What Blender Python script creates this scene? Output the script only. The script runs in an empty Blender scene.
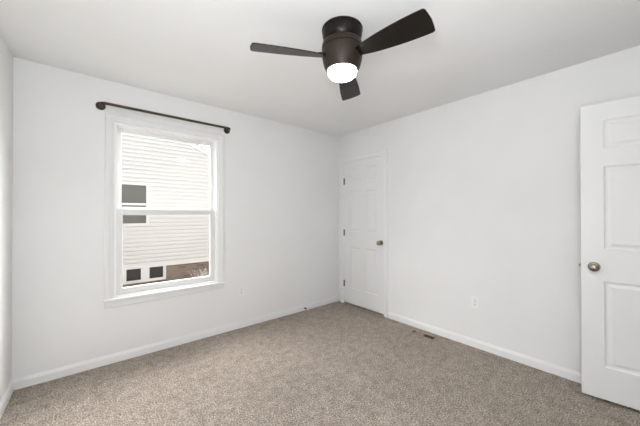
import bpy, bmesh, math, random
from mathutils import Vector, Matrix
random.seed(7)
C = bpy.context.scene.collection
sc = bpy.context.scene
PI = math.pi

# ------------------------------------------------------------------ dimensions (metres)
W, L, H = 2.907, 3.0245, 2.44          # right wall x, window wall y, ceiling height
XL, LA = -0.394, 0.0271                # left wall x at the window wall, its small slant
YF = -0.42                             # wall behind the camera
T = 0.14                               # wall thickness

# ------------------------------------------------------------------ camera
cam_d = bpy.data.cameras.new('camera')
cam = bpy.data.objects.new('camera', cam_d); C.objects.link(cam)
cam_d.sensor_fit = 'HORIZONTAL'; cam_d.sensor_width = 36.0
cam_d.lens = 281.36 * 36 / 640
cam_d.clip_start = 0.02; cam_d.clip_end = 200
cam.location = (0, 0, 1.285)
cam.rotation_euler = (PI/2 + math.radians(0.267), math.radians(0.0), -math.radians(40.114))
sc.camera = cam

# ------------------------------------------------------------------ world, lights, exposure
sc.view_settings.view_transform = 'Standard'
sc.view_settings.look = 'None'
sc.view_settings.exposure = 0.0
sc.view_settings.gamma = 1.0
sc.view_settings.use_curve_mapping = False
wd = bpy.data.worlds.new('overcast_sky'); sc.world = wd; wd.use_nodes = True
nt = wd.node_tree; bg = nt.nodes['Background']; bg.inputs[0].default_value = (1.0, 0.995, 0.985, 1)
SKY_BASE = 1.35                                          # even cloud; bright patches added behind the house next door to light the room
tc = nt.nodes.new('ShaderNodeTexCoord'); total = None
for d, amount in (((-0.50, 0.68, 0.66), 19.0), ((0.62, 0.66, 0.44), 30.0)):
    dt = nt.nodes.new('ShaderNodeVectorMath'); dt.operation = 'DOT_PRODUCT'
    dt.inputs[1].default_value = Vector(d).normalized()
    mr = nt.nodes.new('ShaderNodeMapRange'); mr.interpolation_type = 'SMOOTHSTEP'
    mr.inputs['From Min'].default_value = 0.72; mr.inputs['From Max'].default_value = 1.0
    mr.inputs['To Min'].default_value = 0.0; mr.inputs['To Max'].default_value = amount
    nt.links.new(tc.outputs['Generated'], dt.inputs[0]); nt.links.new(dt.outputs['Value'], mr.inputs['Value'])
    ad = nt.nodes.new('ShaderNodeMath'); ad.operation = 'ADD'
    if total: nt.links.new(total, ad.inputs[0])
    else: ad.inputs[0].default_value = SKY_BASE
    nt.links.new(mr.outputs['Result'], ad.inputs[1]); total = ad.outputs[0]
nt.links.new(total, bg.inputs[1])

def area(name, loc, rot, size, power, col=(1, 1, 1), shape='DISK', sy=None):
    d = bpy.data.lights.new(name, 'AREA'); d.shape = shape; d.size = size
    if sy: d.size_y = sy
    d.energy = power; d.color = col
    o = bpy.data.objects.new(name, d); C.objects.link(o); o.location = loc; o.rotation_euler = rot
    return o
# photographer's flash behind the camera, bounced off the ceiling
area('bounce_flash', (-0.05, 0.05, 1.62), (PI, 0, 0), 0.30, 41, (0.95, 0.978, 1))
# added fill light low behind the camera, brightens the lower right wall
area('low_fill', (-0.25, -0.25, 0.75), (PI/2 + .15, 0, -PI/2 + .35), 0.55, 12, (0.97, 0.985, 1))
# added unseen light under the hall ceiling, shining in through the doorway
area('hall_fill', (2.2, -1.1, 2.40), (0, 0, 0), 0.40, 3, (1, 0.96, 0.9))
# sampling portal filling the window opening
pt = area('window_portal', (0.66, L + T + 0.03, 1.32), (-PI/2, 0, 0), 0.93, 1, shape='RECTANGLE', sy=1.56)
pt.data.cycles.is_portal = True
LAMP_STRENGTH = 70.0

# ------------------------------------------------------------------ materials
def new_mat(name, col, rough=0.5, metal=0.0, spec=0.5):
    m = bpy.data.materials.new(name); m.use_nodes = True
    b = m.node_tree.nodes['Principled BSDF']
    b.inputs['Base Color'].default_value = (*col, 1)
    b.inputs['Roughness'].default_value = rough
    b.inputs['Metallic'].default_value = metal
    b.inputs['Specular IOR Level'].default_value = spec
    return m
def N(m, t, **kw):
    n = m.node_tree.nodes.new(t)
    for k, v in kw.items(): setattr(n, k, v)
    return n
def link(m, a, b): m.node_tree.links.new(a, b)
def bsdf(m): return m.node_tree.nodes['Principled BSDF']
def coords(m):
    return N(m, 'ShaderNodeTexCoord').outputs['Object']
def noise(m, vec, scale, detail=2.0, rough=0.5):
    n = N(m, 'ShaderNodeTexNoise'); n.inputs['Scale'].default_value = scale
    n.inputs['Detail'].default_value = detail; n.inputs['Roughness'].default_value = rough
    link(m, vec, n.inputs['Vector']); return n
def bump(m, height, strength, dist):
    b = N(m, 'ShaderNodeBump'); b.inputs['Strength'].default_value = strength
    b.inputs['Distance'].default_value = dist
    link(m, height, b.inputs['Height']); link(m, b.outputs[0], bsdf(m).inputs['Normal']); return b
def ramp(m, fac, stops):
    r = N(m, 'ShaderNodeValToRGB'); e = r.color_ramp.elements
    e[0].position, e[0].color = stops[0][0], (*stops[0][1], 1)
    e[1].position, e[1].color = stops[-1][0], (*stops[-1][1], 1)
    for p, c in stops[1:-1]:
        k = e.new(p); k.color = (*c, 1)
    link(m, fac, r.inputs[0]); return r

def painted(name, col, rough, bscale, bstr, var=0.012):
    m = new_mat(name, col, rough, 0, 0.3)
    v = coords(m); n = noise(m, v, bscale, 3)
    bump(m, n.outputs['Fac'], bstr, 0.002)
    n2 = noise(m, v, 1.7, 2)
    r = ramp(m, n2.outputs['Fac'], [(0.3, tuple(c - var for c in col)), (0.7, tuple(c + var for c in col))])
    link(m, r.outputs[0], bsdf(m).inputs['Base Color'])
    return m
M_wall = painted('wall_paint', (0.80, 0.80, 0.798), 0.75, 160, 0.06)
M_ceil = painted('ceiling_paint', (0.87, 0.87, 0.868), 0.9, 90, 0.10)
M_trim = painted('trim_paint', (0.82, 0.82, 0.818), 0.38, 60, 0.02, 0.006)
M_casing = painted('window_casing_paint', (0.755, 0.755, 0.752), 0.5, 60, 0.02, 0.006)
M_door = painted('door_paint', (0.80, 0.80, 0.797), 0.42, 220, 0.05, 0.006)
M_vinyl = painted('window_vinyl', (0.75, 0.75, 0.75), 0.5, 50, 0.01, 0.004)
M_frame = painted('window_frame_white', (0.88, 0.88, 0.88), 0.5, 50, 0.01, 0.004)
M_plate = painted('outlet_plastic', (0.83, 0.83, 0.82), 0.35, 50, 0.0, 0.004)
M_slot = new_mat('dark_slot', (0.045, 0.033, 0.025), 0.8)

def brushed(name, col, rough, metal, spec=0.5, scale=300):
    m = new_mat(name, col, rough, metal, spec)
    n = noise(m, coords(m), scale, 2)
    r = ramp(m, n.outputs['Fac'], [(0.3, (max(0, rough - .06),) * 3), (0.7, (rough + .06,) * 3)])
    link(m, r.outputs[0], bsdf(m).inputs['Roughness'])
    return m
M_nickel = brushed('satin_nickel', (0.30, 0.265, 0.225), 0.24, 1.0)
M_aged = brushed('aged_nickel', (0.16, 0.14, 0.12), 0.35, 0.8)
M_bronze = brushed('oil_rubbed_bronze', (0.050, 0.031, 0.021), 0.45, 0.3)
M_fan = brushed('bronze_fan_metal', (0.021, 0.013, 0.009), 0.42, 0.0, 0.26)
M_canopy = brushed('bronze_canopy_gloss', (0.007, 0.005, 0.004), 0.30, 0.0, 0.18)
M_vent = brushed('register_tan_metal', (0.33, 0.27, 0.215), 0.5, 0.2)
M_rubber = new_mat('white_rubber', (0.8, 0.79, 0.77), 0.6)

def blade_mat():
    m = new_mat('espresso_wood_blade', (0.008, 0.006, 0.005), 0.27, 0, 0.34)
    mp = N(m, 'ShaderNodeMapping'); mp.inputs['Scale'].default_value = (3, 60, 60)
    link(m, coords(m), mp.inputs[0])
    n = noise(m, mp.outputs[0], 1.0, 4)
    r = ramp(m, n.outputs['Fac'], [(0.3, (0.006, 0.0045, 0.0035)), (0.7, (0.012, 0.009, 0.007))])
    link(m, r.outputs[0], bsdf(m).inputs['Base Color']); return m
M_blade = blade_mat()

def glow_mat():
    m = new_mat('lit_frosted_bowl', (0.9, 0.88, 0.84), 0.5)
    b = bsdf(m); b.inputs['Emission Color'].default_value = (1.0, 0.965, 0.925, 1)
    b.inputs['Emission Strength'].default_value = LAMP_STRENGTH
    return m
M_glow = glow_mat()

def carpet_mat():
    m = new_mat('beige_cut_pile_carpet', (0.4, 0.35, 0.3), 0.95, 0, 0.08)
    v = coords(m)
    fine = noise(m, v, 105, 3.0, 0.65)           # tufts of flecked yarn
    mid = noise(m, v, 17, 4.0, 0.65); mid.inputs['Distortion'].default_value = 0.6              # nap lying this way and that
    big = noise(m, v, 2.2, 2.0)
    r = ramp(m, fine.outputs['Fac'], [(0.33, (0.150, 0.121, 0.099)), (0.50, (0.385, 0.330, 0.283)), (0.67, (0.69, 0.625, 0.56))])
    r2 = ramp(m, mid.outputs['Fac'], [(0.32, (0.80, 0.795, 0.79)), (0.68, (1.22, 1.22, 1.22))])
    r3 = ramp(m, big.outputs['Fac'], [(0.3, (0.95, 0.95, 0.95)), (0.7, (1.04, 1.04, 1.04))])
    def mul(a, b):
        x = N(m, 'ShaderNodeMix', data_type='RGBA', blend_type='MULTIPLY'); x.inputs[0].default_value = 1
        link(m, a, x.inputs[6]); link(m, b, x.inputs[7]); return x.outputs[2]
    link(m, mul(mul(r.outputs[0], r2.outputs[0]), r3.outputs[0]), bsdf(m).inputs['Base Color'])
    ad = N(m, 'ShaderNodeMath', operation='ADD')
    link(m, fine.outputs['Fac'], ad.inputs[0]); link(m, mid.outputs['Fac'], ad.inputs[1])
    bump(m, ad.outputs[0], 0.9, 0.018)
    return m
M_carpet = carpet_mat()

def pane_mat(name, tint=(1, 1, 1), refl=0.05):
    m = bpy.data.materials.new(name); m.use_nodes = True
    nt = m.node_tree; nt.nodes.clear()
    o = nt.nodes.new('ShaderNodeOutputMaterial'); mx = nt.nodes.new('ShaderNodeMixShader')
    t = nt.nodes.new('ShaderNodeBsdfTransparent'); g = nt.nodes.new('ShaderNodeBsdfGlossy')
    t.inputs[0].default_value = (*tint, 1); g.inputs['Roughness'].default_value = 0.0
    mx.inputs[0].default_value = refl
    nt.links.new(t.outputs[0], mx.inputs[1]); nt.links.new(g.outputs[0], mx.inputs[2]); nt.links.new(mx.outputs[0], o.inputs[0])
    return m
M_pane = pane_mat('clear_window_glass', (0.985, 0.99, 0.985), 0.007)

M_siding = painted('white_vinyl_siding', (0.585, 0.574, 0.572), 0.5, 40, 0.03, 0.01)
M_whitetrim = painted('white_outdoor_trim', (0.62, 0.612, 0.61), 0.5, 40, 0.02, 0.006)
M_darkglass = new_mat('house_dark_glass', (0.03, 0.03, 0.029), 0.25, 0, 0.25)
def blind_mat():
    m = new_mat('window_blind_behind_glass', (0.14, 0.14, 0.13), 0.45, 0, 0.2)
    w = N(m, 'ShaderNodeTexWave', wave_type='BANDS', bands_direction='Z'); w.inputs['Scale'].default_value = 12
    link(m, coords(m), w.inputs['Vector'])
    r = ramp(m, w.outputs['Fac'], [(0.1, (0.085, 0.085, 0.078)), (0.9, (0.13, 0.13, 0.12))])
    link(m, r.outputs[0], bsdf(m).inputs['Base Color']); return m
M_blind = blind_mat()
def brick_mat():
    m = new_mat('brown_brick', (0.3, 0.2, 0.15), 0.9)
    mp = N(m, 'ShaderNodeMapping'); mp.inputs['Rotation'].default_value = (PI/2, 0, 0)
    link(m, coords(m), mp.inputs[0])
    b = N(m, 'ShaderNodeTexBrick')
    b.inputs['Color1'].default_value = (0.16, 0.115, 0.09, 1); b.inputs['Color2'].default_value = (0.24, 0.18, 0.145, 1)
    b.inputs['Mortar'].default_value = (0.25, 0.21, 0.18, 1)
    b.inputs['Scale'].default_value = 1.0; b.inputs['Brick Width'].default_value = 0.21
    b.inputs['Row Height'].default_value = 0.072; b.inputs['Mortar Size'].default_value = 0.008
    link(m, mp.outputs[0], b.inputs['Vector']); link(m, b.outputs['Color'], bsdf(m).inputs['Base Color'])
    bp = N(m, 'ShaderNodeBump'); bp.invert = True; bp.inputs['Strength'].default_value = 0.6; bp.inputs['Distance'].default_value = 0.006
    link(m, b.outputs['Fac'], bp.inputs['Height']); link(m, bp.outputs[0], bsdf(m).inputs['Normal'])
    return m
M_brick = brick_mat()
def speckle(name, a, b, scale, rough=0.9):
    m = new_mat(name, a, rough); n = noise(m, coords(m), scale, 4)
    r = ramp(m, n.outputs['Fac'], [(0.35, a), (0.65, b)]); link(m, r.outputs[0], bsdf(m).inputs['Base Color'])
    bump(m, n.outputs['Fac'], 0.4, 0.01); return m
M_shingle = speckle('grey_roof_shingle', (0.16, 0.15, 0.14), (0.28, 0.27, 0.25), 30)
M_ground = speckle('winter_lawn', (0.15, 0.145, 0.11), (0.24, 0.225, 0.18), 14)
M_straw = speckle('pale_dry_leaves', (0.38, 0.35, 0.33), (0.66, 0.64, 0.62), 9)

# ------------------------------------------------------------------ mesh helpers
def box(bm, x0, x1, y0, y1, z0, z1):
    v = [bm.verts.new((x, y, z)) for x in (x0, x1) for y in (y0, y1) for z in (z0, z1)]
    for f in ((0, 1, 3, 2), (4, 6, 7, 5), (0, 4, 5, 1), (2, 3, 7, 6), (0, 2, 6, 4), (1, 5, 7, 3)):
        bm.faces.new([v[i] for i in f])
def prism(bm, pts, d):                  # pts: closed loop of Vectors, extruded along d
    n = len(pts); d = Vector(d)
    a = [bm.verts.new(p) for p in pts]; b = [bm.verts.new(Vector(p) + d) for p in pts]
    bm.faces.new(a); bm.faces.new(b[::-1])
    for i in range(n): bm.faces.new((a[i], b[i], b[(i+1) % n], a[(i+1) % n]))
def lathe(bm, prof, seg=48, mat=Matrix()):
    rings = []
    for r, z in prof:
        if r < 1e-6: rings.append([bm.verts.new(mat @ Vector((0, 0, z)))])
        else: rings.append([bm.verts.new(mat @ Vector((r*math.cos(2*PI*k/seg), r*math.sin(2*PI*k/seg), z))) for k in range(seg)])
    for A, B in zip(rings, rings[1:]):
        for k in range(seg):
            j = (k+1) % seg
            if len(A) == 1 and len(B) == 1: continue
            if len(A) == 1: bm.faces.new((A[0], B[k], B[j]))
            elif len(B) == 1: bm.faces.new((A[k], B[0], A[j]))
            else: bm.faces.new((A[k], B[k], B[j], A[j]))
    for R in (rings[0], rings[-1]):
        if len(R) > 1: bm.faces.new(R)
def tube(bm, pts, r, seg=20):
    pts = [Vector(p) for p in pts]; rings = []; up = Vector((0, 0, 1))
    for i, p in enumerate(pts):
        t = (pts[min(i+1, len(pts)-1)] - pts[max(i-1, 0)]).normalized()
        u = up if abs(t.dot(up)) < 0.9 else Vector((1, 0, 0))
        a = t.cross(u).normalized(); b = a.cross(t).normalized()
        rings.append([bm.verts.new(p + r*(a*math.cos(2*PI*k/seg) + b*math.sin(2*PI*k/seg))) for k in range(seg)])
    for A, B in zip(rings, rings[1:]):
        for k in range(seg): bm.faces.new((A[k], A[(k+1) % seg], B[(k+1) % seg], B[k]))
    bm.faces.new(rings[0]); bm.faces.new(rings[-1])
def link_bm(name, bm, mats, parent=None, smooth=False, bevel=0.0, bseg=2):
    bmesh.ops.recalc_face_normals(bm, faces=bm.faces)
    me = bpy.data.meshes.new(name); bm.to_mesh(me); bm.free()
    for m in (mats if isinstance(mats, (list, tuple)) else [mats]): me.materials.append(m)
    o = bpy.data.objects.new(name, me); C.objects.link(o)
    if parent: o.parent = parent
    if smooth:
        me.polygons.foreach_set('use_smooth', [True]*len(me.polygons))
        es = o.modifiers.new('split', 'EDGE_SPLIT'); es.split_angle = math.radians(38)
    if bevel:
        b = o.modifiers.new('bevel', 'BEVEL'); b.width = bevel; b.segments = bseg; b.limit_method = 'ANGLE'; b.angle_limit = math.radians(40)
    return o
def new(): return bmesh.new()
def boxes(*bs):
    bm = new()
    for b in bs: box(bm, *b)
    return bm
def tag(o, label, cat, group=None, kind=None):
    o['label'] = label; o['category'] = cat
    if group: o['group'] = group
    if kind: o['kind'] = kind
    return o
def thing(name, label, cat, loc=(0, 0, 0), rz=0, group=None, kind=None):
    o = bpy.data.objects.new(name, None); C.objects.link(o)
    o.location = loc; o.rotation_euler = (0, 0, rz); o.empty_display_size = 0.1
    return tag(o, label, cat, group, kind)
def struct(o, label, cat): return tag(o, label, cat, kind='structure')
def copy_tree(root):
    r = root.copy(); C.objects.link(r)
    for ch in list(root.children):
        c = ch.copy(); C.objects.link(c); c.parent = r
        for g in list(ch.children):
            d = g.copy(); C.objects.link(d); d.parent = c
    return r

# ------------------------------------------------------------------ room shell
def lx(y): return XL - (L - y) * math.tan(LA)          # left wall x at y
HY = YF - 1.6                                          # far side of the hallway
OX0, OX1, OZ = 2.055, 2.832, 2.07                      # doorway behind the camera
WX0, WX1, WZ0, WZ1 = 0.205, 1.112, 0.555, 2.09         # window opening
CY0, CY1, CZ = 2.185, 2.92, 2.043                      # closet opening in the right wall

VX, VY = 2.768, 1.585                                  # floor register
bm = boxes((-0.75, VX - .034, HY - T, L + T, -0.15, 0.0), (VX + .034, W + .75, HY - T, L + T, -0.15, 0.0),
           (VX - .034, VX + .034, HY - T, VY - .122, -0.15, 0.0), (VX - .034, VX + .034, VY + .122, L + T, -0.15, 0.0),
           (VX - .034, VX + .034, VY - .122, VY + .122, -0.15, -0.12))
struct(link_bm('floor', bm, M_carpet), 'beige flecked cut-pile carpet covering the room floor', 'floor')
bm = boxes((-0.75, W + .75, HY - T, L + T, H, H + 0.15))
struct(link_bm('ceiling', bm, M_ceil), 'flat white painted ceiling', 'ceiling')
bm = boxes((XL - .3, WX0, L, L + T, 0, H), (WX1, W, L, L + T, 0, H),
           (WX0, WX1, L, L + T, 0, WZ0), (WX0, WX1, L, L + T, WZ1, H))
struct(link_bm('wall_back', bm, M_wall), 'off-white painted wall holding the window', 'wall')
bm = boxes((W, W + T, HY, CY0, 0, H), (W, W + T, CY1, L, 0, H), (W, W + T, CY0, CY1, CZ, H),
           (W + .65, W + .72, CY0 - .2, L + T, 0, H), (W + T, W + .72, CY0 - .27, CY0 - .2, 0, H), (W, W + .72, L, L + T, 0, H))
struct(link_bm('wall_right', bm, M_wall), 'off-white painted wall holding the closed closet door', 'wall')
bm = new()
prism(bm, [(lx(HY), HY, 0), (lx(L), L, 0), (lx(L) - .12, L, 0), (lx(HY) - .12, HY, 0)], (0, 0, H))
struct(link_bm('wall_left', bm, M_wall), 'off-white painted wall at the left edge of the photo', 'wall')
bm = boxes((lx(YF) - .1, OX0, YF - .12, YF, 0, H), (OX1, W, YF - .12, YF, 0, H), (OX0, OX1, YF - .12, YF, OZ, H))
struct(link_bm('wall_front', bm, M_wall), 'off-white painted wall behind the camera with a doorway', 'wall')
bm = boxes((-0.7, W + T, HY - .12, HY, 0, H))
struct(link_bm('wall_hall', bm, M_wall), 'far wall of the hallway outside the doorway', 'wall')

# baseboards: profile with an eased top, 83 mm tall
BH, BT = 0.076, 0.0125
def baseboard(name, runs, label):
    bm = new()
    for (x0, y0, x1, y1, nx, ny) in runs:              # n points into the room
        prof = [(0, 0), (BT, 0), (BT, BH - .022), (BT - .003, BH - .014), (BT - .0065, BH - .006), (BT - .008, BH), (0, BH)]
        pts = [Vector((x0 + nx*d, y0 + ny*d, z)) for d, z in prof]
        prism(bm, pts, (x1 - x0, y1 - y0, 0))
    return struct(link_bm(name, bm, M_trim), label, 'baseboard')
baseboard('baseboard_back', [(lx(L), L, W, L, 0, -1)], 'white baseboard along the wall under the window')
baseboard('baseboard_right', [(W, YF, W, 2.130, -1, 0)], 'white baseboard along the wall right of the closet door')
baseboard('baseboard_left', [(lx(YF), YF, lx(L), L, math.cos(LA), -math.sin(LA))], 'white baseboard at the lower left edge of the photo')
baseboard('baseboard_front', [(lx(YF), YF, 1.995, YF, 0, 1)], 'white baseboard behind the camera')

# ------------------------------------------------------------------ door casings
def casing_profile(w, t):                             # (across from inner edge, out from wall)
    return [(0, 0), (0, t*.55), (.006, t*.72), (w*.35, t*.78), (w*.55, t), (w - .008, t), (w, t*.75), (w, 0)]
def casing(bm, to3, u0, u1, ztop, w, t, zbot=0.0):     # mitred three-sided casing; to3(u, d, z)
    P = casing_profile(w, t)
    def ring(f): return [bm.verts.new(f(a, d)) for a, d in P]
    R = [ring(lambda a, d: to3(u0 - a, d, zbot)), ring(lambda a, d: to3(u0 - a, d, ztop + a)),
         ring(lambda a, d: to3(u1 + a, d, ztop + a)), ring(lambda a, d: to3(u1 + a, d, zbot))]
    n = len(P)
    for A, B in zip(R, R[1:]):
        for i in range(n): bm.faces.new((A[i], A[(i+1) % n], B[(i+1) % n], B[i]))
    bm.faces.new(R[0]); bm.faces.new(R[-1])
bm = new()
casing(bm, lambda u, d, z: Vector((W - d, u, z)), 2.193, 2.912, 2.036, 0.058, 0.016)
box(bm, W - .002, W + 0.10, CY0, 2.197, 0, CZ); box(bm, W - .002, W + 0.10, 2.909, CY1, 0, CZ); box(bm, W - .002, W + 0.10, CY0, CY1, 2.034, CZ)
struct(link_bm('trim_1', bm, M_trim), 'white casing and jamb around the closet door in the far corner', 'door casing')
bm = new()
casing(bm, lambda u, d, z: Vector((u, YF + d, z)), 2.063, 2.826, 2.062, 0.058, 0.016)
box(bm, OX0, 2.068, YF - .12, YF + .001, 0, OZ); box(bm, 2.822, OX1, YF - .12, YF + .001, 0, OZ); box(bm, OX0, OX1, YF - .12, YF + .001, 2.056, OZ)
struct(link_bm('trim_2', bm, M_trim), 'white casing and jamb around the doorway behind the camera', 'door casing')

# ------------------------------------------------------------------ six-panel doors
def panel_rings(bm, x0, x1, z0, z1, y, s):             # moulded raised panel; s = outward sign of y
    steps = [(0, 0), (.006, -.006), (.014, -.0085), (.022, -.0085), (.040, -.0025)]
    prev = None
    for ins, dep in steps:
        R = [bm.verts.new((x, y + s*dep, z)) for x, z in ((x0+ins, z0+ins), (x1-ins, z0+ins), (x1-ins, z1-ins), (x0+ins, z1-ins))]
        if prev:
            for i in range(4): bm.faces.new((prev[i], prev[(i+1) % 4], R[(i+1) % 4], R[i]))
        prev = R
    bm.faces.new(prev)
def slab(name, w, z0, z1, panels_z, stile, mull, thick, parent):
    # local frame: x from the free edge to the hinges, visible face at y = 0 looking to -y, back at y = thick
    bm = new()
    c = w / 2
    xs = [0, stile, c - mull/2, c + mull/2, w - stile, w]
    zs = [z0] + [z for p in panels_z for z in p] + [z1]
    for y, s in ((0, -1), (thick, 1)):
        for i in range(5):
            for j in range(len(zs) - 1):
                if i in (1, 3) and j % 2 == 1:
                    panel_rings(bm, xs[i], xs[i+1], zs[j], zs[j+1], y, s)
                else:
                    bm.faces.new([bm.verts.new((x, y, z)) for x, z in ((xs[i], zs[j]), (xs[i+1], zs[j]), (xs[i+1], zs[j+1]), (xs[i], zs[j+1]))])
    for x in (0, w):
        bm.faces.new([bm.verts.new(p) for p in ((x, 0, z0), (x, thick, z0), (x, thick, z1), (x, 0, z1))])
    for z in (z0, z1):
        bm.faces.new([bm.verts.new(p) for p in ((0, 0, z), (w, 0, z), (w, thick, z), (0, thick, z))])
    bmesh.ops.remove_doubles(bm, verts=bm.verts, dist=1e-5)
    return link_bm(name, bm, M_door, parent)
def knob(parent, x, z, y, s, mat=M_nickel):
    mt = Matrix.Translation((x, y, z)) @ Matrix.Rotation(PI/2 if s < 0 else -PI/2, 4, 'X')
    bm = new()
    lathe(bm, [(0, 0), (.0325, 0), (.0325, .004), (.029, .008), (.015, .010), (.0125, .014), (.0115, .026),
               (.014, .032), (.021, .038), (.0262, .045), (.028, .052), (.0268, .059), (.0225, .065), (.014, .0695), (0, .071)], 40, mt)
    o = link_bm('door_knob', bm, mat, parent, smooth=True); o['label'] = 'satin nickel knob'
    return o
def hinge(parent, x, z, y):
    bm = new()
    lathe(bm, [(0, -.050), (.004, -.049), (.0045, -.046), (.0082, -.045), (.0082, .045), (.0045, .046), (.004, .049), (0, .050)], 16, Matrix.Translation((x, y, z)))
    box(bm, x - .022, x, y - .0016, y + .0004, z - .044, z + .044)
    o = link_bm('hinge', bm, M_aged, parent, smooth=True); o['label'] = 'nickel hinge knuckle'
    return o
PZ = [(.24, .827), (1.045, 1.614), (1.736, 1.933)]

# closed closet door: free edge at y = 2.2, hinges beside the far corner
d1 = thing('door_1', 'closed white six-panel closet door in the far corner with a nickel knob and three hinges', 'door', (W + .001, 2.1995, 0), PI/2, kind='structure')
# with rz = +90 deg local +y is world -x: the visible face is at local y = 0
def closet_build():
    w = 0.7075
    s = slab('door_slab', w, .022, 2.031, [(a - .005, b - .005) for a, b in PZ], .108, .10, .035, d1)
    s.location = (0, -.035, 0)                          # back face at local y -.035 .. visible face at local y 0 (normal +y -> world -x)
    knob(d1, .044, .922, 0, 1)
    for z in (1.762, 1.02, .288):
        h = hinge(d1, w + .004, z, 0)
        h.data.transform(Matrix.Scale(-1, 4, (0, 1, 0)))
        h.data.flip_normals()
closet_build()

# open entry door, swung in towards the right wall; hinged behind the frame edge
ea = math.atan2(-0.99156, 0.12962)
d2 = thing('door_2', 'open white six-panel door standing ajar at the right edge of the photo', 'door', (2.7138, 0.3359, 0), ea, kind='structure')
# local x runs free edge -> hinge; local -y = world (-.99, -.13): the face the camera sees
slab('door_slab', .76, .02, 2.05, PZ, .116, .10, .035, d2)
knob(d2, .066, .921, 0, -1); knob(d2, .066, .921, .035, 1)
bm = new()
prism(bm, [Vector((.0, .010, .913)), Vector((-.013, .011, .913)), Vector((-.013, .017, .913)), Vector((.0, .025, .913))], (0, 0, .018))
o = link_bm('latch_bolt', bm, M_nickel, d2); o['label'] = 'small nickel latch bolt at the door edge'
bm = boxes((-.0012, .0005, .005, .030, .892, .950)); link_bm('latch_plate', bm, M_nickel, d2)
for z in (1.80, 1.03, .27):
    h = hinge(d2, .764, z, .035 + .004); h.data.transform(Matrix.Translation((0, -.008, 0)))

# ------------------------------------------------------------------ window
win = thing('window_1', 'white double-hung window with flat casing and a view of the house next door', 'window', (0.66, L, WZ0), kind='structure')
WL = Vector((0.66, L, WZ0))
def wpart(name, bm, mat, parent=win, bevel=0.0):
    bmesh.ops.translate(bm, verts=bm.verts, vec=-WL)
    return link_bm(name, bm, mat, parent, bevel=bevel)
bm = new()
casing(bm, lambda u, d, z: Vector((u, L - d, z)), WX0, WX1, WZ1, 0.064, 0.017, WZ0 + .002)
wpart('window_casing', bm, M_casing)
bm = boxes((WX0 - .072, WX1 + .074, L - .032, L, WZ0 - .020, WZ0 + .001), (WX0, WX1, L - .001, L + .03, WZ0 - .020, WZ0 + .001))
wpart('window_sill', bm, M_trim, bevel=.004)
bm = boxes((WX0 - .064, WX1 + .066, L - .013, L, WZ0 - .074, WZ0 - .0202))
wpart('window_apron', bm, M_casing, bevel=.003)
def ring(bm, x0, x1, z0, z1, y0, y1, wl, wr, wb, wt):
    box(bm, x0, x0 + wl, y0, y1, z0, z1); box(bm, x1 - wr, x1, y0, y1, z0, z1)
    box(bm, x0 + wl, x1 - wr, y0, y1, z0, z0 + wb); box(bm, x0 + wl, x1 - wr, y0, y1, z1 - wt, z1)
bm = new()
ring(bm, WX0, WX1, WZ0, WZ1, L + .002, L + .125, .020, .020, .018, .020)
ring(bm, WX0 + .019, WX1 - .019, WZ0 + .017, WZ1 - .019, L + .062, L + .066, .010, .010, .008, .008)
wpart('window_frame', bm, M_frame, bevel=.002)
sx0, sx1 = WX0 + .0205, WX1 - .0205
bm = new(); ring(bm, sx0, sx1, 1.296, WZ1 - .0205, L + .069, L + .100, .040, .040, .057, .044)
us = wpart('upper_sash', bm, M_vinyl, bevel=.004)
bm = boxes((sx0 + .036, sx1 - .036, L + .083, L + .087, 1.354, WZ1 - .060))
wpart('glass_pane', bm, M_pane, us)
bm = new(); ring(bm, sx0, sx1, WZ0 + .0185, 1.334, L + .030, L + .061, .047, .052, .054, .057)
ls = wpart('lower_sash', bm, M_vinyl, bevel=.004)
bm = boxes((sx0 + .043, sx1 - .043, L + .044, L + .048, WZ0 + .068, 1.281))
wpart('glass_pane', bm, M_pane, ls)

M_screen = pane_mat('fine_grey_insect_screen', (0.93, 0.92, 0.915), 0.0)
bm = boxes((sx0 + .004, sx1 - .004, L + .1075, L + .1085, WZ0 + .022, 1.320)); wpart('insect_screen', bm, M_screen)
# ------------------------------------------------------------------ curtain rod (ends return to the wall)
RZ, RX0, RX1, RY = 2.205, 0.112, 1.207, L - 0.098
rod = thing('curtain_rod', 'dark bronze curtain rod above the window with ends curving back to the wall', 'curtain rod', ((RX0 + RX1)/2, L, RZ))
RL = Vector(rod.location)
def rpart(name, bm, smooth=True):
    bmesh.ops.translate(bm, verts=bm.verts, vec=-RL); return link_bm(name, bm, M_bronze, rod, smooth=smooth)
bm = new()
rad = .028; pts = []
def arc(cx, cy, a0, a1, n=8):
    return [(cx + rad*math.cos(a0 + (a1 - a0)*k/n), cy + rad*math.sin(a0 + (a1 - a0)*k/n), RZ) for k in range(n+1)]
pts = [(RX0, L - .004, RZ)] + arc(RX0 + rad, RY + rad, PI, 1.5*PI) + arc(RX1 - rad, RY + rad, 1.5*PI, 2*PI) + [(RX1, L - .004, RZ)]
tube(bm, pts, .0118)
rpart('rod', bm)
for x in (RX0, RX1):
    bm = new(); mt = Matrix.Translation((x, L, RZ)) @ Matrix.Rotation(PI/2, 4, 'X')
    lathe(bm, [(0, 0), (.034, 0), (.034, .007), (.031, .014), (.021, .020), (.0165, .024), (.0165, .050), (0, .050)], 32, mt)
    rpart('wall_flange', bm)

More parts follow.
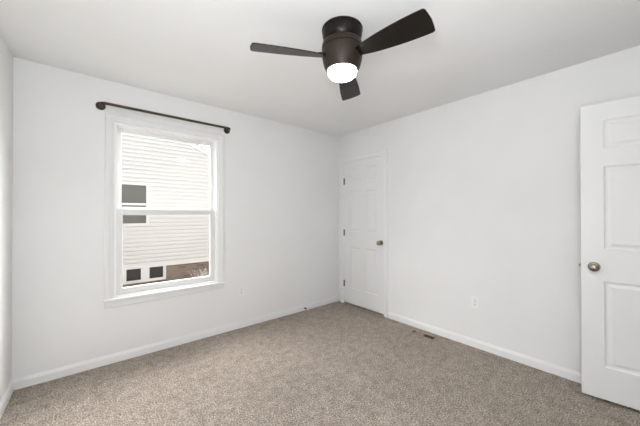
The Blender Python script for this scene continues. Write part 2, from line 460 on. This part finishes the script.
# ------------------------------------------------------------------ ceiling fan
FX, FY = 1.238, 1.254
fan = thing('ceiling_fan', 'dark bronze low-profile three-blade ceiling fan with a lit white bowl light', 'ceiling fan', (FX, FY, H))
def fpart(name, prof, mat, parent=fan, seg=64):
    bm = new(); lathe(bm, [(r, z - H) for r, z in prof], seg); return link_bm(name, bm, mat, parent, smooth=True)
fpart('canopy', [(0, H), (.126, H), (.128, H - .005), (.127, H - .011), (.1235, H - .013), (.1235, H - .017), (.124, H - .030), (.121, H - .050), (.114, H - .070), (.104, H - .086), (.096, H - .092), (0, H - .092)], M_canopy)
fpart('motor_housing', [(0, 2.360), (.098, 2.360), (.112, 2.357), (.121, 2.350), (.1255, 2.340), (.127, 2.328), (.127, 2.316), (.122, 2.314), (.122, 2.305),
                        (.1265, 2.303), (.1265, 2.285), (.1245, 2.262), (.120, 2.238), (.113, 2.212), (.1045, 2.190), (.099, 2.179), (.093, 2.178), (.090, 2.183), (0, 2.183)], M_fan)
b = fpart('light_bowl', [(0, 2.182), (.0885, 2.182), (.0895, 2.174), (.088, 2.164), (.083, 2.154), (.073, 2.145), (.057, 2.138), (.037, 2.1335), (.018, 2.132), (0, 2.1315)], M_glow)
b['label'] = 'glowing white frosted bowl'
def blade_mesh():
    # outline in (r, t); thickness; plane tilted about the radial axis
    side = [(.105, .030), (.14, .037), (.18, .046), (.23, .055), (.29, .063), (.36, .070), (.43, .0745), (.50, .0765), (.540, .0765), (.550, .073), (.555, .064)]
    top = side; bot = [(r, -t) for r, t in side[::-1]]
    mid = [(.559, .035), (.562, .0), (.559, -.035)]
    bm = new(); prism(bm, [Vector((r, t, -.003)) for r, t in top + mid + bot], (0, 0, .006))
    return bm
PITCH = math.radians(-15)
DROOP = math.radians(2.4)
BZ = 2.263 - H
bmx = blade_mesh()
blade0 = link_bm('blade', bmx, M_blade, fan, bevel=.0018)
iron = new(); prism(iron, [Vector((.085, .026, .003)), Vector((.15, .034, .003)), Vector((.165, .020, .003)), Vector((.165, -.020, .003)), Vector((.15, -.034, .003)), Vector((.085, -.026, .003))], (0, 0, .007))
iron0 = link_bm('blade_bracket', iron, M_fan, blade0, bevel=.001)
for k, az in enumerate((156.4, 37.6, -83.4)):
    b = blade0 if k == 0 else blade0.copy()
    if k:
        C.objects.link(b); b.parent = fan
        i = iron0.copy(); C.objects.link(i); i.parent = b
    b.location = (0, 0, BZ)
    b.rotation_euler = (Matrix.Rotation(math.radians(az), 3, 'Z') @ Matrix.Rotation(DROOP, 3, 'Y') @ Matrix.Rotation(PITCH, 3, 'X')).to_euler()

# ------------------------------------------------------------------ outlets (local: x along the wall, y = 0 wall face, -y into the room)
def outlet(label, loc, rz):
    t = thing('wall_outlet', label, 'outlet', loc, rz, group='electrical outlets')
    bm = boxes((-.035, .035, -.006, 0, -.0575, .0575)); link_bm('cover_plate', bm, M_plate, t, bevel=.003)
    for z in (.0195, -.0195):
        bm = new()
        prism(bm, [Vector((x, -.0075, z + q)) for x, q in ((-.0165, -.008), (-.010, -.0143), (.010, -.0143), (.0165, -.008), (.0165, .008), (.010, .0143), (-.010, .0143), (-.0165, .008))], (0, .003, 0))
        r = link_bm('receptacle', bm, M_plate, t)
        bm = boxes((-.0075, -.0052, -.0078, -.0072, z - .002, z + .008), (.0052, .0075, -.0078, -.0072, z - .002, z + .007), (-.0025, .0025, -.0078, -.0072, z - .0095, z - .0045))
        link_bm('slots', bm, M_slot, r)
    bm = new(); lathe(bm, [(0, .0055), (.0032, .0055), (.0028, .0072), (0, .0075)], 12, Matrix.Rotation(PI/2, 4, 'X')); link_bm('screw', bm, M_nickel, t)
    return t
outlet('white outlet on the window wall, just right of the window', (1.378, L, .415), 0)
outlet('white outlet on the right wall between the closet door and the open door', (W, 1.118, .432), -PI/2)

# ------------------------------------------------------------------ floor register
vt = thing('floor_vent', 'tan metal floor vent set in the carpet beside the right wall', 'vent', (2.768, 1.585, 0), PI/2)
hw, hd = .134, .046                                     # local x along the wall
bm = new()
fr = .012
box(bm, -hw, hw, -hd, -hd + fr, .0, .0085); box(bm, -hw, hw, hd - fr, hd, .0, .0085)
box(bm, -hw, -hw + fr, -hd + fr, hd - fr, 0, .0085); box(bm, hw - fr, hw, -hd + fr, hd - fr, 0, .0085)
box(bm, -.006, .006, -hd + fr, hd - fr, 0, .0085)
link_bm('vent_frame', bm, M_vent, vt, bevel=.002)
bm = boxes((-hw + fr - .0005, hw - fr + .0005, -hd + fr, -hd + fr + .0008, -.10, .001), (-hw + fr - .0005, hw - fr + .0005, hd - fr - .0008, hd - fr, -.10, .001), (-hw + fr, -hw + fr + .0008, -hd + fr, hd - fr, -.10, .001), (hw - fr - .0008, hw - fr, -hd + fr, hd - fr, -.10, .001), (-hw + fr, hw - fr, -hd + fr, hd - fr, -.102, -.10)); o = link_bm('duct_opening', bm, M_slot, vt); o['label'] = 'dark opening below the slats'
for sgn in (-1, 1):
    for k in range(11):
        x = sgn*(.0125 + k*.0105); tl = .0050 if sgn > 0 and k < 8 else -.0036
        bm = new()
        hgt = .006
        prism(bm, [Vector((x - tl, -hd + fr, .0015)), Vector((x - tl + .0012, -hd + fr, .0015)), Vector((x + tl + .0012, -hd + fr, .0015 + hgt)), Vector((x + tl, -hd + fr, .0015 + hgt))], (0, 2*(hd - fr), 0))
        link_bm('slat', bm, M_vent, vt)

# ------------------------------------------------------------------ door stop on the baseboard
ds = thing('door_stop', 'small bronze door stop with a white tip on the baseboard near the closet', 'door stop', (2.274, L - BT, .030))
rot = Matrix.Rotation(PI/2, 4, 'X')
bm = new(); lathe(bm, [(0, 0), (.012, 0), (.011, .006), (.006, .009), (.0045, .012), (.0045, .062), (0, .062)], 20, rot); link_bm('rod', bm, M_bronze, ds, smooth=True)
bm = new(); lathe(bm, [(0, .058), (.0105, .058), (.0115, .064), (.011, .076), (.007, .080), (0, .080)], 20, rot); o = link_bm('rubber_tip', bm, M_rubber, ds, smooth=True); o['label'] = 'white rubber tip'

# ------------------------------------------------------------------ the house next door
GZ = -0.55
HYF = 7.4                                               # its siding face
bm = boxes((-12, 14, L + T + .3, 22, GZ - .2, GZ))
struct(link_bm('ground', bm, M_ground), 'winter lawn between the two houses', 'ground')
house = thing('house', 'neighbouring white clapboard house on a brown brick foundation, seen through the window', 'house', (-1.5, HYF, GZ))
HL = Vector(house.location)
def hpart(name, bm, mat, parent=house, bevel=0.0):
    bmesh.ops.translate(bm, verts=bm.verts, vec=-HL); return link_bm(name, bm, mat, parent, bevel=bevel)
HX0, HX1, SL = -6.3, 3.3, .455                           # eaves x, roof slope
def roofz(x): return 2.955 - SL*(x - 2.1) if x > -1.5 else 2.955 + SL*3.6 - SL*(-1.5 - x)
SB, EXP = 0.15, 0.089                                    # siding bottom, exposure
bm = new()
z = SB; 
while z < roofz(-1.5) - .02:                             # each clapboard course: lower edge stands 14 mm proud
    z1 = z + EXP
    a = HX0; b = HX1
    if z1 > roofz(HX1): b = 2.1 + (2.955 - z)/SL; a = -3 - b
    if b > a:
        P = [(.014, z), (-.026, z), (-.024, z + .050), (.010, z + .056), (.012, z1)]
        va = [bm.verts.new((a, HYF + d, q)) for d, q in P]; vb = [bm.verts.new((b, HYF + d, q)) for d, q in P]
        for k in range(4): bm.faces.new((va[k], vb[k], vb[k+1], va[k+1]))
    z = z1
box(bm, HX0, HX1, HYF + .018, HYF + 8, .1, 2.38)
prism(bm, [Vector((HX0, HYF + .018, 2.38)), Vector((HX1, HYF + .018, 2.38)), Vector((-1.5, HYF + .018, roofz(-1.5)))], (0, 8, 0))
hpart('clapboard_wall', bm, M_siding)
bm = boxes((HX0 - .01, HX1 + .01, HYF - .034, HYF + .02, .082, SB)); hpart('skirt_board', bm, M_whitetrim)
bm = boxes((HX0 + .03, HX1 - .03, HYF + .03, HYF + 8, GZ - .1, .10)); hpart('brick_foundation', bm, M_brick)
# roof planes and rake boards
for s in (-1, 1):
    xe = HX1 + .35 if s > 0 else HX0 - .35
    bm = new(); zr, ze = roofz(-1.5) + .10, roofz(xe) + .10
    prism(bm, [Vector((-1.5, HYF - .06, zr)), Vector((xe, HYF - .06, ze)), Vector((xe, HYF - .06, ze + .022)), Vector((-1.5, HYF - .06, zr + .022))], (0, 8.3, 0))
    hpart('roof_slope', bm, M_shingle)
    bm = new()
    prism(bm, [Vector((-1.5, HYF - .04, zr - .115)), Vector((xe, HYF - .04, ze - .115)), Vector((xe, HYF - .04, ze)), Vector((-1.5, HYF - .04, zr))], (0, .04, 0))
    hpart('rake_board', bm, M_whitetrim)
def house_window(name, x0, x1, z0, z1, mat, rail=None, fw=.058):
    bm = new(); ring(bm, x0 - fw, x1 + fw, z0 - fw, z1 + fw, HYF - .040, HYF + .01, fw, fw, fw, fw)
    if rail: box(bm, x0, x1, HYF - .032, HYF + .01, rail[0], rail[1])
    w = hpart(name, bm, M_whitetrim)
    bm = boxes((x0, x1, HYF - .028, HYF - .022, z0, z1)); hpart('window_pane', bm, mat, w)
    return w
w = house_window('house_window', .30, 1.09, 1.085, 1.932, M_blind, (1.485, 1.532)); w['label'] = 'double-hung window with a lowered blind'
for (x0, x1) in ((.722, .992), (1.155, 1.432)):
    w = house_window('basement_window', x0, x1, -.170, .088, M_darkglass, fw=.06); w['label'] = 'small dark basement window'

hpart('window_mullion', boxes((1.05, 1.097, HYF - .036, HYF + .01, -.235, .15)), M_whitetrim)
# pale dry shrub against the brick foundation
def shrub():
    sh = thing('dry_shrub', 'pale dry shrub against the brick foundation outside the window', 'shrub', (2.30, 6.95, GZ))
    st = new(); lf = new()
    for k in range(70):
        a = random.uniform(0, 2*PI); lean = random.uniform(.05, .75); h = random.uniform(.28, .62)
        p = Vector((random.uniform(-.25, .25), random.uniform(-.06, .06), 0)); d = Vector((math.cos(a)*lean*1.3, math.sin(a)*lean*.35, 1)).normalized()
        q = p + d*h
        tube(st, [p, p.lerp(q, .5) + Vector((0, 0, .02)), q], .004, 5)
        for j in range(7):
            c = p.lerp(q, random.uniform(.35, 1.0)) + Vector((random.uniform(-.03, .03), random.uniform(-.03, .03), 0))
            u = Vector((random.uniform(-1, 1), random.uniform(-1, 1), random.uniform(-.2, 1))).normalized()
            v = u.cross(Vector((random.uniform(-1, 1), .3, random.uniform(-1, 1)))).normalized()
            l, w_ = random.uniform(.03, .06), random.uniform(.008, .016)
            lf.faces.new([lf.verts.new(c + o_) for o_ in (Vector((0, 0, 0)), u*l*.5 + v*w_, u*l, u*l*.5 - v*w_)])
    link_bm('stems', st, M_straw, sh); link_bm('leaves', lf, M_straw, sh)
shrub()
